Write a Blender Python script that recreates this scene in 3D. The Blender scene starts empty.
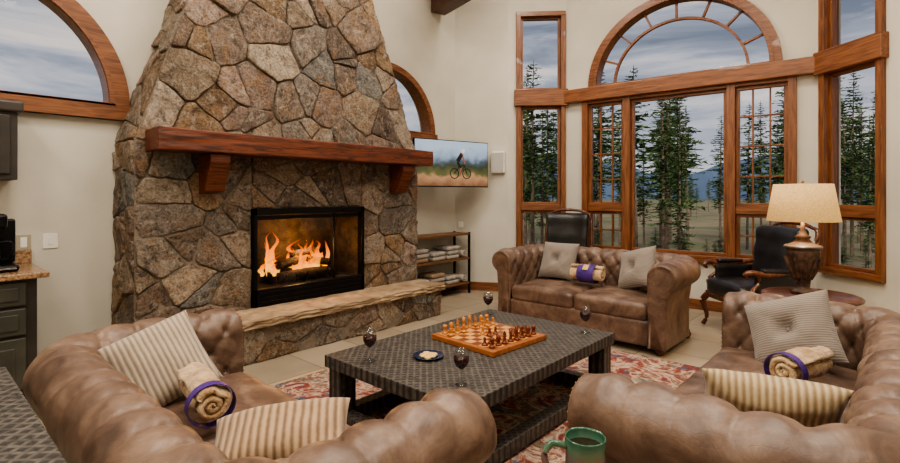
import bpy, bmesh, math, random
from mathutils import Vector, Matrix, noise
random.seed(7)
S=bpy.context.scene
C=S.collection
PI=math.pi
def lin(c):
    r=[]
    for v in c[:3]:
        v=v/255.0
        r.append(v/12.92 if v<=.04045 else ((v+.055)/1.055)**2.4)
    return (r[0],r[1],r[2],1)
CAM_H=1.45; FY=math.radians(42); cs,sn=math.cos(FY),math.sin(FY)
def W(l,d): return Vector((cs*l-sn*d, sn*l+cs*d,0))

# ---------------- materials ----------------
def newmat(name):
    m=bpy.data.materials.new(name); m.use_nodes=True
    nt=m.node_tree; nt.nodes.clear()
    o=nt.nodes.new('ShaderNodeOutputMaterial'); b=nt.nodes.new('ShaderNodeBsdfPrincipled')
    nt.links.new(b.outputs[0],o.inputs[0])
    return m,nt,b,o
def coords(nt,stretch=(1,1,1),rot=(0,0,0)):
    tc=nt.nodes.new('ShaderNodeTexCoord'); mp=nt.nodes.new('ShaderNodeMapping')
    mp.inputs['Scale'].default_value=stretch; mp.inputs['Rotation'].default_value=rot
    nt.links.new(tc.outputs['Object'],mp.inputs['Vector']); return mp.outputs[0]
def noisen(nt,vec,scale,detail=4,rough=.5,dist=0):
    n=nt.nodes.new('ShaderNodeTexNoise'); n.inputs['Scale'].default_value=scale
    n.inputs['Detail'].default_value=detail; n.inputs['Roughness'].default_value=rough
    n.inputs['Distortion'].default_value=dist
    nt.links.new(vec,n.inputs['Vector']); return n
def ramp(nt,fac,stops):
    r=nt.nodes.new('ShaderNodeValToRGB'); e=r.color_ramp.elements
    while len(e)<len(stops): e.new(.5)
    for i,(p,c) in enumerate(stops): e[i].position=p; e[i].color=c
    nt.links.new(fac,r.inputs[0]); return r.outputs[0]
def bumpn(nt,b,h,strength,dist=.01):
    bp=nt.nodes.new('ShaderNodeBump'); bp.inputs['Strength'].default_value=strength
    bp.inputs['Distance'].default_value=dist
    nt.links.new(h,bp.inputs['Height']); nt.links.new(bp.outputs[0],b.inputs['Normal'])
def M_(name,c1,c2=None,scale=6,rough=.5,bump=0,bscale=40,stretch=(1,1,1),metal=0,detail=4,dist=0,rot=(0,0,0),lo=.35,hi=.65,spec=.5,bd=.01,coat=0,sheen=0):
    m,nt,b,o=newmat(name)
    v=coords(nt,stretch,rot)
    if c2 is None: c2=[min(255,x*1.12+3) for x in c1]
    n=noisen(nt,v,scale,detail,.55,dist)
    col=ramp(nt,n.outputs['Fac'],[(lo,lin(c1)),(hi,lin(c2))])
    nt.links.new(col,b.inputs['Base Color'])
    b.inputs['Roughness'].default_value=rough; b.inputs['Metallic'].default_value=metal
    b.inputs['Specular IOR Level'].default_value=spec
    b.inputs['Coat Weight'].default_value=coat
    b.inputs['Sheen Weight'].default_value=sheen
    if bump:
        n2=noisen(nt,v,bscale,5,.6); bumpn(nt,b,n2.outputs['Fac'],bump,bd)
    return m
wallm=M_('wall_plaster',(200,195,181),(212,207,194),1.2,.85,.08,60)
ceilm=M_('ceiling_paint',(222,218,208),(230,226,216),1,.9)
woodH=M_('fir_trim_horizontal',(100,58,34),(146,94,58),3,.38,.1,30,(1,14,14),dist=1.0,coat=.15)
woodV=M_('fir_trim_vertical',(100,58,34),(146,94,58),3,.38,.1,30,(14,14,1),dist=1.0,coat=.15)
mantm=M_('mantel_wood',(64,32,20),(126,66,40),3,.42,.3,25,(12,1,12),dist=1.5,coat=.1)
beamm=M_('beam_wood',(70,42,26),(96,60,38),3,.5,.2,25,(12,12,12))
floorm,nt,b,o=newmat('stone_tile_floor')
v=coords(nt)
bk=nt.nodes.new('ShaderNodeTexBrick'); nt.links.new(v,bk.inputs['Vector'])
bk.inputs['Scale'].default_value=1; bk.inputs['Brick Width'].default_value=.6; bk.inputs['Row Height'].default_value=.6
bk.inputs['Mortar Size'].default_value=.006; bk.offset=.0
bk.inputs['Color1'].default_value=lin((158,144,124)); bk.inputs['Color2'].default_value=lin((176,160,138)); bk.inputs['Mortar'].default_value=lin((120,108,92))
n=noisen(nt,v,3,6); mx=nt.nodes.new('ShaderNodeMixRGB'); mx.blend_type='MULTIPLY'; mx.inputs[0].default_value=.6
nt.links.new(bk.outputs[0],mx.inputs[1]); nt.links.new(ramp(nt,n.outputs[0],[(.3,(.72,.7,.66,1)),(.7,(1,1,1,1))]),mx.inputs[2])
nt.links.new(mx.outputs[0],b.inputs['Base Color']); b.inputs['Roughness'].default_value=.42
mortar=M_('mortar',(118,106,92),(136,124,110),20,.95,.5,80)
# stone
stonem,nt,b,o=newmat('fieldstone')
v=coords(nt)
at=nt.nodes.new('ShaderNodeAttribute'); at.attribute_name='Col'
n1=noisen(nt,v,7,10,.72,1.2); n2=noisen(nt,v,3.2,8,.7,1.6); n3=noisen(nt,v,45,6,.75); n4=noisen(nt,v,5,8,.75,2.5)
mx=nt.nodes.new('ShaderNodeMixRGB'); mx.blend_type='MULTIPLY'; mx.inputs[0].default_value=1
nt.links.new(at.outputs['Color'],mx.inputs[1])
nt.links.new(ramp(nt,n1.outputs[0],[(.36,(.42,.40,.39,1)),(.48,(.98,.96,.94,1)),(.66,(1.4,1.38,1.36,1))]),mx.inputs[2])
mx2=nt.nodes.new('ShaderNodeMixRGB'); mx2.blend_type='MIX'
nt.links.new(ramp(nt,n2.outputs[0],[(.54,(0,0,0,1)),(.60,(.45,.45,.45,1))]),mx2.inputs[0])
nt.links.new(mx.outputs[0],mx2.inputs[1]); mx2.inputs[2].default_value=lin((168,130,92))
mx4=nt.nodes.new('ShaderNodeMixRGB')
nt.links.new(ramp(nt,n4.outputs[0],[(.53,(0,0,0,1)),(.60,(.6,.6,.6,1))]),mx4.inputs[0])
nt.links.new(mx2.outputs[0],mx4.inputs[1]); mx4.inputs[2].default_value=lin((190,180,166))
mx3=nt.nodes.new('ShaderNodeMixRGB'); mx3.blend_type='MULTIPLY'; mx3.inputs[0].default_value=.9
nt.links.new(mx4.outputs[0],mx3.inputs[1]); nt.links.new(ramp(nt,n3.outputs[0],[(.36,(.45,.43,.42,1)),(.55,(1.12,1.12,1.12,1))]),mx3.inputs[2])
nt.links.new(mx3.outputs[0],b.inputs['Base Color']); b.inputs['Roughness'].default_value=.85; b.inputs['Specular IOR Level'].default_value=.25
ad=nt.nodes.new('ShaderNodeMath'); ad.operation='ADD'; nt.links.new(n1.outputs[0],ad.inputs[0]); nt.links.new(n3.outputs[0],ad.inputs[1])
bumpn(nt,b,ad.outputs[0],1.0,.035)
slabm=M_('sandstone_slab',(134,112,88),(180,156,126),5,.85,.7,22,bd=.02,dist=.8,detail=9)
# leather
leath,nt,b,o=newmat('brown_leather')
v=coords(nt); n1=noisen(nt,v,4.5,8,.68,.6); n2=noisen(nt,v,26,5,.65)
mx=nt.nodes.new('ShaderNodeMixRGB'); mx.blend_type='MULTIPLY'; mx.inputs[0].default_value=.6
nt.links.new(ramp(nt,n1.outputs[0],[(.34,lin((80,62,52))),(.5,lin((112,89,75))),(.68,lin((144,120,102)))]),mx.inputs[1])
nt.links.new(ramp(nt,n2.outputs[0],[(.3,(.7,.68,.66,1)),(.6,(1,1,1,1))]),mx.inputs[2])
nt.links.new(mx.outputs[0],b.inputs['Base Color']); b.inputs['Roughness'].default_value=.40
vo=nt.nodes.new('ShaderNodeTexVoronoi'); vo.inputs['Scale'].default_value=22; vo.feature='DISTANCE_TO_EDGE'
n5=noisen(nt,v,8,3); mv=nt.nodes.new('ShaderNodeMixRGB'); mv.inputs[0].default_value=.12; nt.links.new(v,mv.inputs[1]); nt.links.new(n5.outputs[1],mv.inputs[2]); nt.links.new(mv.outputs[0],vo.inputs['Vector'])
cre=ramp(nt,vo.outputs[0],[(.0,(0,0,0,1)),(.06,(1,1,1,1))])
ad=nt.nodes.new('ShaderNodeMath'); ad.operation='MULTIPLY_ADD'; nt.links.new(cre,ad.inputs[0]); ad.inputs[1].default_value=.18; nt.links.new(n2.outputs[0],ad.inputs[2])
bumpn(nt,b,ad.outputs[0],.22,.004)
blackl=M_('black_leather',(22,21,22),(36,35,36),8,.3,.15,90)
brass=M_('antique_brass',(120,92,56),(150,118,72),20,.35,metal=1)
darkw=M_('dark_carved_wood',(66,34,20),(112,64,36),4,.32,.1,30,(8,8,1),coat=.3)
orangew=M_('honey_wood',(140,80,40),(176,108,58),3,.35,.1,30,(1,12,12),coat=.3)
blackm=M_('black_metal',(18,18,19),(26,26,27),10,.35,metal=.6)
soot=M_('sooty_firebrick',(40,34,28),(88,74,58),8,.9,.5,30)
cabm=M_('grey_green_cabinet',(60,60,52),(80,78,68),4,.5,.1,40)
cabd=M_('dark_cabinet',(44,40,36),(62,56,50),4,.45,.1,40)
granite=M_('brown_granite',(104,76,54),(178,146,112),60,.2,detail=6)
white=M_('white_plastic',(226,224,216),(234,232,224),5,.4)
chrome=M_('chrome',(190,190,190),(210,210,210),5,.15,metal=1)
# glass
def glassmat(name,fac=.07,tint=(1,1,1,1)):
    m,nt,b,o=newmat(name); nt.nodes.remove(b)
    t=nt.nodes.new('ShaderNodeBsdfTransparent'); t.inputs[0].default_value=tint
    g=nt.nodes.new('ShaderNodeBsdfGlossy'); g.inputs['Roughness'].default_value=.02
    x=nt.nodes.new('ShaderNodeMixShader'); x.inputs[0].default_value=fac
    nt.links.new(t.outputs[0],x.inputs[1]); nt.links.new(g.outputs[0],x.inputs[2]); nt.links.new(x.outputs[0],o.inputs[0]); return m
pane=glassmat('window_glass',.0015,(.98,.985,.985,1)); tglass=glassmat('drinking_glass',.09,(.93,.94,.94,1)); fglass=glassmat('fireplace_glass',.02,(.9,.88,.86,1))
winem=M_('red_wine',(44,5,10),(56,7,14),5,.1)
# woven
def woven(name,c1,c2,k=26):
    m,nt,b,o=newmat(name); v=coords(nt)
    ws=[]
    for a in (PI/4,-PI/4):
        mp=nt.nodes.new('ShaderNodeMapping'); mp.inputs['Rotation'].default_value=(0.0,0,a); nt.links.new(v,mp.inputs[0])
        w=nt.nodes.new('ShaderNodeTexWave'); w.inputs['Scale'].default_value=k/3; w.inputs['Distortion'].default_value=.8; w.inputs['Detail Scale'].default_value=2
        nt.links.new(mp.outputs[0],w.inputs[0]); ws.append(w)
    mm=nt.nodes.new('ShaderNodeMath'); mm.operation='MAXIMUM'; nt.links.new(ws[0].outputs['Fac'],mm.inputs[0]); nt.links.new(ws[1].outputs['Fac'],mm.inputs[1])
    n=noisen(nt,v,30,4); mu=nt.nodes.new('ShaderNodeMath'); mu.operation='MULTIPLY'; nt.links.new(mm.outputs[0],mu.inputs[0]); nt.links.new(n.outputs[0],mu.inputs[1])
    nt.links.new(ramp(nt,mu.outputs[0],[(.25,lin(c1)),(.6,lin(c2))]),b.inputs['Base Color'])
    b.inputs['Roughness'].default_value=.5; bumpn(nt,b,mm.outputs[0],.4,.004); return m
weave=woven('embossed_dark_leather',(48,45,43),(100,93,85))
def cord(name,c1,c2,k,axis='X',b2=.8):
    m,nt,b,o=newmat(name); v=coords(nt)
    w=nt.nodes.new('ShaderNodeTexWave'); w.bands_direction=axis; w.inputs['Scale'].default_value=k; w.inputs['Distortion'].default_value=1.0; w.inputs['Detail Scale'].default_value=.6
    nt.links.new(v,w.inputs[0])
    n=noisen(nt,v,60,3); ad=nt.nodes.new('ShaderNodeMath'); ad.operation='MULTIPLY_ADD'; nt.links.new(n.outputs[0],ad.inputs[0]); ad.inputs[1].default_value=.5; nt.links.new(w.outputs['Fac'],ad.inputs[2])
    nt.links.new(ramp(nt,ad.outputs[0],[(.25,lin(c1)),(1.0,lin(c2))]),b.inputs['Base Color'])
    b.inputs['Roughness'].default_value=.9; b.inputs['Sheen Weight'].default_value=.3
    bumpn(nt,b,w.outputs['Fac'],b2,.006); return m
cordm=cord('corduroy_cream',(136,120,104),(180,164,144),13,'X',.5)
cordm2=cord('corduroy_tan',(124,98,74),(186,156,122),11,'X',.8)
cordm3=cord('corduroy_gold',(150,126,92),(200,178,142),12)
greyp=cord('grey_velvet_stripe',(120,110,101),(148,137,127),24,'Y',.3)
fleece=M_('cream_fleece',(172,128,84),(230,200,156),14,.95,.9,60,sheen=.4,bd=.02,detail=7)
purple=M_('purple_ribbon',(60,36,110),(84,54,138),10,.45)
yellow=M_('gold_label',(208,176,70),(224,196,96),10,.6)
greytow=M_('grey_towel',(150,142,134),(176,168,158),20,.95,.5,80)
tantow=M_('tan_towel',(140,116,90),(166,140,112),20,.95,.5,80)
whitetow=M_('white_towel',(196,188,176),(214,206,194),20,.95,.5,80)
# rug
rugm,nt,b,o=newmat('distressed_rug'); v=coords(nt)
n1=noisen(nt,v,2.6,5,.6,2.6); n2=noisen(nt,v,9,6,.7,1.2); n3=noisen(nt,v,40,3,.7)
base=ramp(nt,n1.outputs[0],[(.34,lin((74,82,104))),(.41,lin((126,48,44))),(.46,lin((158,90,70))),(.50,lin((196,180,160))),(.54,lin((124,42,42))),(.60,lin((120,118,92))),(.67,lin((74,82,104)))])
mx=nt.nodes.new('ShaderNodeMixRGB'); nt.links.new(ramp(nt,n2.outputs[0],[(.50,(0,0,0,1)),(.60,(.75,.75,.75,1))]),mx.inputs[0])
nt.links.new(base,mx.inputs[1]); mx.inputs[2].default_value=lin((192,174,152))
mx2=nt.nodes.new('ShaderNodeMixRGB'); mx2.blend_type='MULTIPLY'; mx2.inputs[0].default_value=.6
nt.links.new(mx.outputs[0],mx2.inputs[1]); nt.links.new(ramp(nt,n3.outputs[0],[(.35,(.55,.55,.55,1)),(.6,(1,1,1,1))]),mx2.inputs[2])
nt.links.new(mx2.outputs[0],b.inputs['Base Color']); b.inputs['Roughness'].default_value=.95; bumpn(nt,b,n3.outputs[0],.4,.01)
def emis(name,col,st,ramp2=None):
    m,nt,b,o=newmat(name)
    b.inputs['Base Color'].default_value=lin(col); b.inputs['Emission Color'].default_value=lin(col); b.inputs['Emission Strength'].default_value=st
    return m
flat=lambda n,c,r=.5: M_(n,c,c,5,r)
grassm=M_('meadow_grass',(110,118,74),(164,144,116),.25,.95,detail=6)
barkm=M_('pine_bark',(100,84,72),(142,122,104),6,.9)
needm=M_('pine_needles',(52,76,48),(110,130,78),1.2,.8)
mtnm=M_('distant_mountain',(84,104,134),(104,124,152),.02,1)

# ---------------- mesh helpers ----------------
def link(o,parent=None,M=None):
    C.objects.link(o)
    if parent is not None: o.parent=parent
    if M is not None: o.matrix_basis=M
    return o
def empty(name,M=None):
    e=bpy.data.objects.new(name,None); e.empty_display_size=.1; C.objects.link(e)
    if M is not None: e.matrix_basis=M
    return e
def mesh(name,vs,fs,mat,parent=None,M=None,smooth=True,recalc=True):
    me=bpy.data.meshes.new(name); me.from_pydata([tuple(v) for v in vs],[],fs)
    if recalc:
        bm=bmesh.new(); bm.from_mesh(me); bmesh.ops.recalc_face_normals(bm,faces=bm.faces); bm.to_mesh(me); bm.free()
    me.materials.append(mat)
    if smooth:
        for p in me.polygons: p.use_smooth=True
    o=bpy.data.objects.new(name,me); return link(o,parent,M)
def box(name,lo,hi,mat,parent=None,M=None,bev=.004,seg=2):
    bm=bmesh.new(); bmesh.ops.create_cube(bm,size=1)
    for v in bm.verts:
        v.co=Vector([lo[i]+(v.co[i]+.5)*(hi[i]-lo[i]) for i in range(3)])
    mn=min(abs(hi[i]-lo[i]) for i in range(3))
    if bev>0: bmesh.ops.bevel(bm,geom=bm.edges[:],offset=min(bev,mn*.45),segments=seg,affect='EDGES',profile=.5)
    me=bpy.data.meshes.new(name); bm.to_mesh(me); bm.free(); me.materials.append(mat)
    o=bpy.data.objects.new(name,me); return link(o,parent,M)
def prism(name,poly,fn,h0,h1,mat,parent=None,M=None,bev=0):
    bm=bmesh.new()
    a=[bm.verts.new(fn(p[0],p[1],h0)) for p in poly]; b_=[bm.verts.new(fn(p[0],p[1],h1)) for p in poly]
    n=len(poly); bm.faces.new(a); bm.faces.new(b_[::-1])
    for i in range(n): bm.faces.new((a[i],b_[i],b_[(i+1)%n],a[(i+1)%n]))
    bmesh.ops.recalc_face_normals(bm,faces=bm.faces)
    if bev: bmesh.ops.bevel(bm,geom=bm.edges[:],offset=bev,segments=2,affect='EDGES',profile=.5)
    me=bpy.data.meshes.new(name); bm.to_mesh(me); bm.free(); me.materials.append(mat)
    return link(bpy.data.objects.new(name,me),parent,M)
def lathe_data(prof,n=24,off=(0,0,0),sc=1):
    vs=[];fs=[]
    for r,z in prof:
        for i in range(n):
            a=2*PI*i/n; vs.append((off[0]+sc*r*math.cos(a),off[1]+sc*r*math.sin(a),off[2]+sc*z))
    for j in range(len(prof)-1):
        for i in range(n):
            k=(i+1)%n; fs.append((j*n+i,j*n+k,(j+1)*n+k,(j+1)*n+i))
    fs.append(tuple(range(n))[::-1]); fs.append(tuple((len(prof)-1)*n+i for i in range(n)))
    return vs,fs
def lathe(name,prof,mat,parent=None,M=None,n=24):
    vs,fs=lathe_data(prof,n); return mesh(name,vs,fs,mat,parent,M)
def smoothpts(pts,k=5):
    P=[Vector(p) for p in pts]; out=[]
    for i in range(len(P)-1):
        p0=P[max(i-1,0)];p1=P[i];p2=P[i+1];p3=P[min(i+2,len(P)-1)]
        for j in range(k):
            t=j/k
            out.append(.5*((2*p1)+(-p0+p2)*t+(2*p0-5*p1+4*p2-p3)*t*t+(-p0+3*p1-3*p2+p3)*t**3))
    out.append(P[-1]); return out
def tube(name,pts,rad,mat,parent=None,M=None,n=10,k=5):
    P=smoothpts(pts,k); N=len(P)
    if not isinstance(rad,(list,tuple)): rad=[rad]*len(pts)
    vs=[];fs=[]; up=Vector((0,0,1))
    for i,p in enumerate(P):
        t=(P[min(i+1,N-1)]-P[max(i-1,0)]).normalized()
        f=i/(N-1)*(len(rad)-1); a=int(min(f,len(rad)-2)) if len(rad)>1 else 0; r=rad[a]+(rad[min(a+1,len(rad)-1)]-rad[a])*(f-a)
        u=t.cross(up if abs(t.z)<.95 else Vector((0,1,0))).normalized(); w=u.cross(t)
        for j in range(n):
            an=2*PI*j/n; vs.append(p+u*math.cos(an)*r+w*math.sin(an)*r)
    for i in range(N-1):
        for j in range(n):
            k2=(j+1)%n; fs.append((i*n+j,i*n+k2,(i+1)*n+k2,(i+1)*n+j))
    fs.append(tuple(range(n))); fs.append(tuple((N-1)*n+j for j in range(n)))
    return mesh(name,vs,fs,mat,parent,M)
def roundbox(name,c,half,r,mat,parent=None,M=None,n=10,puff=0,fn=None):
    bm=bmesh.new(); bmesh.ops.create_cube(bm,size=2)
    bmesh.ops.subdivide_edges(bm,edges=bm.edges[:],cuts=n,use_grid_fill=True)
    H=Vector(half)
    for v in bm.verts:
        p=v.co.copy()
        p=Vector([math.sin(x*PI/2) for x in p])
        q=Vector([p[i]*H[i] for i in range(3)])
        inn=Vector([max(-(H[i]-r),min(H[i]-r,q[i])) for i in range(3)])
        d=q-inn
        if d.length>1e-6: q=inn+d.normalized()*r
        if puff: q.z+=puff*(1-p.x**2)*(1-p.y**2)*(1 if q.z>0 else 0)
        if fn: q=fn(q,p)
        v.co=q+Vector(c)
    me=bpy.data.meshes.new(name); bm.to_mesh(me); bm.free(); me.materials.append(mat)
    for p in me.polygons: p.use_smooth=True
    return link(bpy.data.objects.new(name,me),parent,M)
def spheres(name,pts,r,mat,parent=None,M=None,flatn=None):
    vs=[];fs=[]
    bm=bmesh.new(); bmesh.ops.create_icosphere(bm,subdivisions=1,radius=r)
    sv=[v.co.copy() for v in bm.verts]; sf=[[v.index for v in f.verts] for f in bm.faces]; bm.free()
    for p in pts:
        o_=len(vs)
        for q in sv: vs.append(Vector(p)+q)
        for f in sf: fs.append(tuple(i+o_ for i in f))
    return mesh(name,vs,fs,mat,parent,M)
def panel(name,loops,n0,n1,mat,parent=None,M=None):
    cu=bpy.data.curves.new(name,'CURVE'); cu.dimensions='2D'; cu.fill_mode='BOTH'; cu.extrude=abs(n1-n0)/2
    for lp in loops:
        sp=cu.splines.new('POLY'); sp.points.add(len(lp)-1)
        for i,p in enumerate(lp): sp.points[i].co=(p[0],p[1],0,1)
        sp.use_cyclic_u=True
    t=bpy.data.objects.new('tmp',cu); C.objects.link(t)
    bpy.context.view_layer.update(); dg=bpy.context.evaluated_depsgraph_get()
    me=bpy.data.meshes.new_from_object(t.evaluated_get(dg)); me.name=name
    bpy.data.objects.remove(t); bpy.data.curves.remove(cu)
    mid=(n0+n1)/2
    for v in me.vertices:
        x,y,z=v.co; v.co=(x,mid-z,y)
    me.materials.clear(); me.materials.append(mat)
    return link(bpy.data.objects.new(name,me),parent,M)
def rect(a,b_,z0,z1): return [(a,z0),(b_,z0),(b_,z1),(a,z1)]
def archl(c,R,z0,H=None,n=40,base=0):
    H=H or R
    l=[(c+R*math.cos(PI*i/n),z0+H*math.sin(PI*i/n)) for i in range(n+1)]
    if base: l=[(c+R,z0-base)]+l+[(c-R,z0-base)]
    return l
def wallM(P,Q):
    d=(Q-P); d.z=0; L=d.length; d.normalize()
    y=Vector((0,0,1)).cross(d)
    return Matrix(((d.x,y.x,0,P.x),(d.y,y.y,0,P.y),(0,0,1,0),(0,0,0,1))),L
def TR(loc,rz=0,rx=0,ry=0):
    return Matrix.Translation(Vector(loc))@Matrix.Rotation(rz,4,'Z')@Matrix.Rotation(ry,4,'Y')@Matrix.Rotation(rx,4,'X')

# ---------------- room shell ----------------
CH=4.9
P7=Vector((-5.1,-2.5,0)); P0=Vector((-5.1,5.78,0)); P1=W(.87,7.5); P2=W(1.743,7.45); P3=W(4.107,5.6); P4=W(4.375,3.4)
P5=Vector((2.9,3.2,0)); P6=Vector((2.9,-2.5,0))
poly=[P7,P0,P1,P2,P3,P4,P5,P6]
prism('floor',[(p.x,p.y) for p in poly],lambda a,b_,h:(a,b_,h),-.15,0,floorm)
prism('ceiling',[(p.x,p.y) for p in poly],lambda a,b_,h:(a,b_,h),CH,CH+.15,ceilm)
TH=.2
Mf,Lf=wallM(P7,P0)
a1=archl(.30+2.5,1.03,2.24); a2=archl(4.39+2.5,.84,2.34)
panel('wall_fireplace',[rect(0,Lf,0,CH),a1,a2],0,TH,wallm,None,Mf)
Mb,Lb=wallM(P0,P1); panel('wall_corner',[rect(0,Lb,0,CH)],0,TH,wallm,None,Mb)
Mn,Ln=wallM(P1,P2); panel('wall_bay_narrow',[rect(0,Ln,0,CH),rect(.15,.82,.66,4.12)],0,TH,wallm,None,Mn)
Mm,Lm=wallM(P2,P3)
AC,AR,AH=1.516,1.17,1.10
panel('wall_bay_main',[rect(0,Lm,0,CH),rect(.28,2.79,.66,2.84),archl(AC,AR-.05,2.98,AH-.05)],0,TH,wallm,None,Mm)
Mr,Lr=wallM(P3,P4); panel('wall_bay_right',[rect(0,Lr,0,CH),rect(.1,.75,.66,4.12)],0,TH,wallm,None,Mr)
for nm,a,b_ in (('wall_right_return',P4,P5),('wall_right',P5,P6),('wall_back',P6,P7)):
    M,L=wallM(a,b_); panel(nm,[rect(0,L,0,CH)],0,TH,wallm,None,M)
for nm,M,a,b_ in (('baseboard_fireplace_near',Mf,3.2,3.74),('baseboard_fireplace_far',Mf,6.97,Lf),('baseboard_corner',Mb,0,Lb),('baseboard_narrow',Mn,0,Ln),('baseboard_main',Mm,0,Lm),('baseboard_right',Mr,0,Lr)):
    box(nm,(a+.005,-.02,0),(b_-.005,-.001,.13),woodH,None,M,.004)
# windows
def frame_rect(par,M,a,b_,z0,z1,w,n0,n1,tag):
    box(tag+'_left',(a,n0,z0),(a+w,n1,z1),woodV,par,M); box(tag+'_right',(b_-w,n0,z0),(b_,n1,z1),woodV,par,M)
    box(tag+'_sill',(a,n0-.004,z0),(b_,n1,z0+w),woodH,par,M); box(tag+'_head',(a,n0-.004,z1-w),(b_,n1,z1),woodH,par,M)
def arch_window(par,M,c,R,z0,H,w,muntin=False):
    panel('arch_frame',[archl(c,R,z0,H)+[(c-R,z0-.12),(c+R,z0-.12)],archl(c,R-w,z0+.02,H-w)],-.05,.12,woodH,par,M)
    panel('arch_casing_edge',[archl(c,R-w+.045,z0+.0,H-w+.045),archl(c,R-w+.005,z0+.02,H-w+.005)],-.07,-.045,woodH,par,M)
    panel('glass',[archl(c,R-w+.01,z0,H-w+.01)],.06,.064,pane,par,M)
wn=empty('window_1'); arch_window(wn,Mf,.30+2.5,1.09,2.22,1.09,.16)
box('sill',(.30+2.5-1.12,-.07,2.1),(.30+2.5+1.10,0,2.24),woodH,wn,Mf)
wn=empty('window_2'); arch_window(wn,Mf,4.39+2.5,.90,2.32,.9,.12)
box('sill',(4.39+2.5-.9,-.07,2.22),(4.39+2.5+.93,0,2.33),woodH,wn,Mf)
HZ0,HZ1=2.77,3.02
def tall(par,M,a,b_):
    frame_rect(par,M,a,b_,.60,4.18,.07,-.05,.14,'casing')
    box('header',(a-.03,-.09,HZ0),(b_+.03,.1,HZ1),woodH,par,M,.01)
    frame_rect(par,M,a+.07,b_-.07,HZ1,4.11,.035,.02,.08,'upper_sash')
    frame_rect(par,M,a+.07,b_-.07,.67,1.22,.035,.02,.08,'lower_sash')
    frame_rect(par,M,a+.07,b_-.07,1.31,HZ0,.035,.02,.08,'middle_sash')
    box('mid_rail',(a+.06,-.02,1.22),(b_-.06,.1,1.31),woodH,par,M)
    box('glass',(a+.07,.05,.68),(b_-.07,.054,4.1),pane,par,M,0)
wn=empty('window_3'); tall(wn,Mn,.12,.85)
wn=empty('window_4'); tall(wn,Mr,.07,.79)
wn=empty('window_5')
box('header_beam',(-.02,-.11,2.80),(Lm+.04,.05,2.99),woodH,wn,Mm,.012)
A,B=.25,2.82
for i,(x0,x1) in enumerate(((A,.335),(.84,.94),(2.11,2.205),(2.735,B))): box('post_%d'%i,(x0,-.05,.62),(x1,.14,2.82),woodV,wn,Mm)
box('sill',(A,-.07,.60),(B,.14,.69),woodH,wn,Mm)
box('head',(A,-.04,2.76),(B,.14,2.84),woodH,wn,Mm)
for x0,x1 in ((.335,.84),(2.205,2.735)):
    box('mid_rail',(x0,-.02,1.22),(x1,.1,1.31),woodH,wn,Mm)
    for z0,z1,nr in ((.69,1.22,2),(1.31,2.76,4)):
        frame_rect(wn,Mm,x0,x1,z0,z1,.04,.02,.08,'sash')
        for k in (1,2): 
            xx=x0+(x1-x0)*k/3; box('muntin_v',(xx-.009,.03,z0),(xx+.009,.07,z1),woodV,wn,Mm,.002)
        for k in range(1,nr):
            zz=z0+(z1-z0)*k/nr; box('muntin_h',(x0,.03,zz-.009),(x1,.07,zz+.009),woodH,wn,Mm,.002)
frame_rect(wn,Mm,.94,2.11,.69,2.76,.04,.02,.08,'sash')
box('glass',(A,.05,.65),(B,.054,2.8),pane,wn,Mm,0)
wn=empty('window_6')
arch_window(wn,Mm,AC,AR,2.99,AH,.13)
ri=.80
panel('inner_arc',[archl(AC,(AR-.13)*ri,2.99,(AH-.13)*ri),archl(AC,(AR-.13)*ri-.03,2.99,(AH-.13)*ri-.03)],.03,.08,woodH,wn,Mm)
for k in range(1,8):
    an=PI*k/8; r0,r1=(AR-.14)*ri,(AR-.1)
    c0,s0=math.cos(an),math.sin(an); e=AH/AR
    p0=(AC+r0*c0,2.99+r0*s0*e); p1=(AC+r1*c0,2.99+r1*s0*e); nx,nz=-s0*.012,c0*.012
    panel('spoke_%d'%k,[[(p0[0]-nx,p0[1]-nz),(p1[0]-nx,p1[1]-nz),(p1[0]+nx,p1[1]+nz),(p0[0]+nx,p0[1]+nz)]],.03,.08,woodV,wn,Mm)
# beam
q0=W(-.22,7.36); q1=W(1.9,4.0); Mx,Lx=wallM(q0,q1)
box('trim_ceiling_beam',(0.05,-.1,4.10),(Lx,.14,4.5),beamm,None,Mx,.01)

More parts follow.
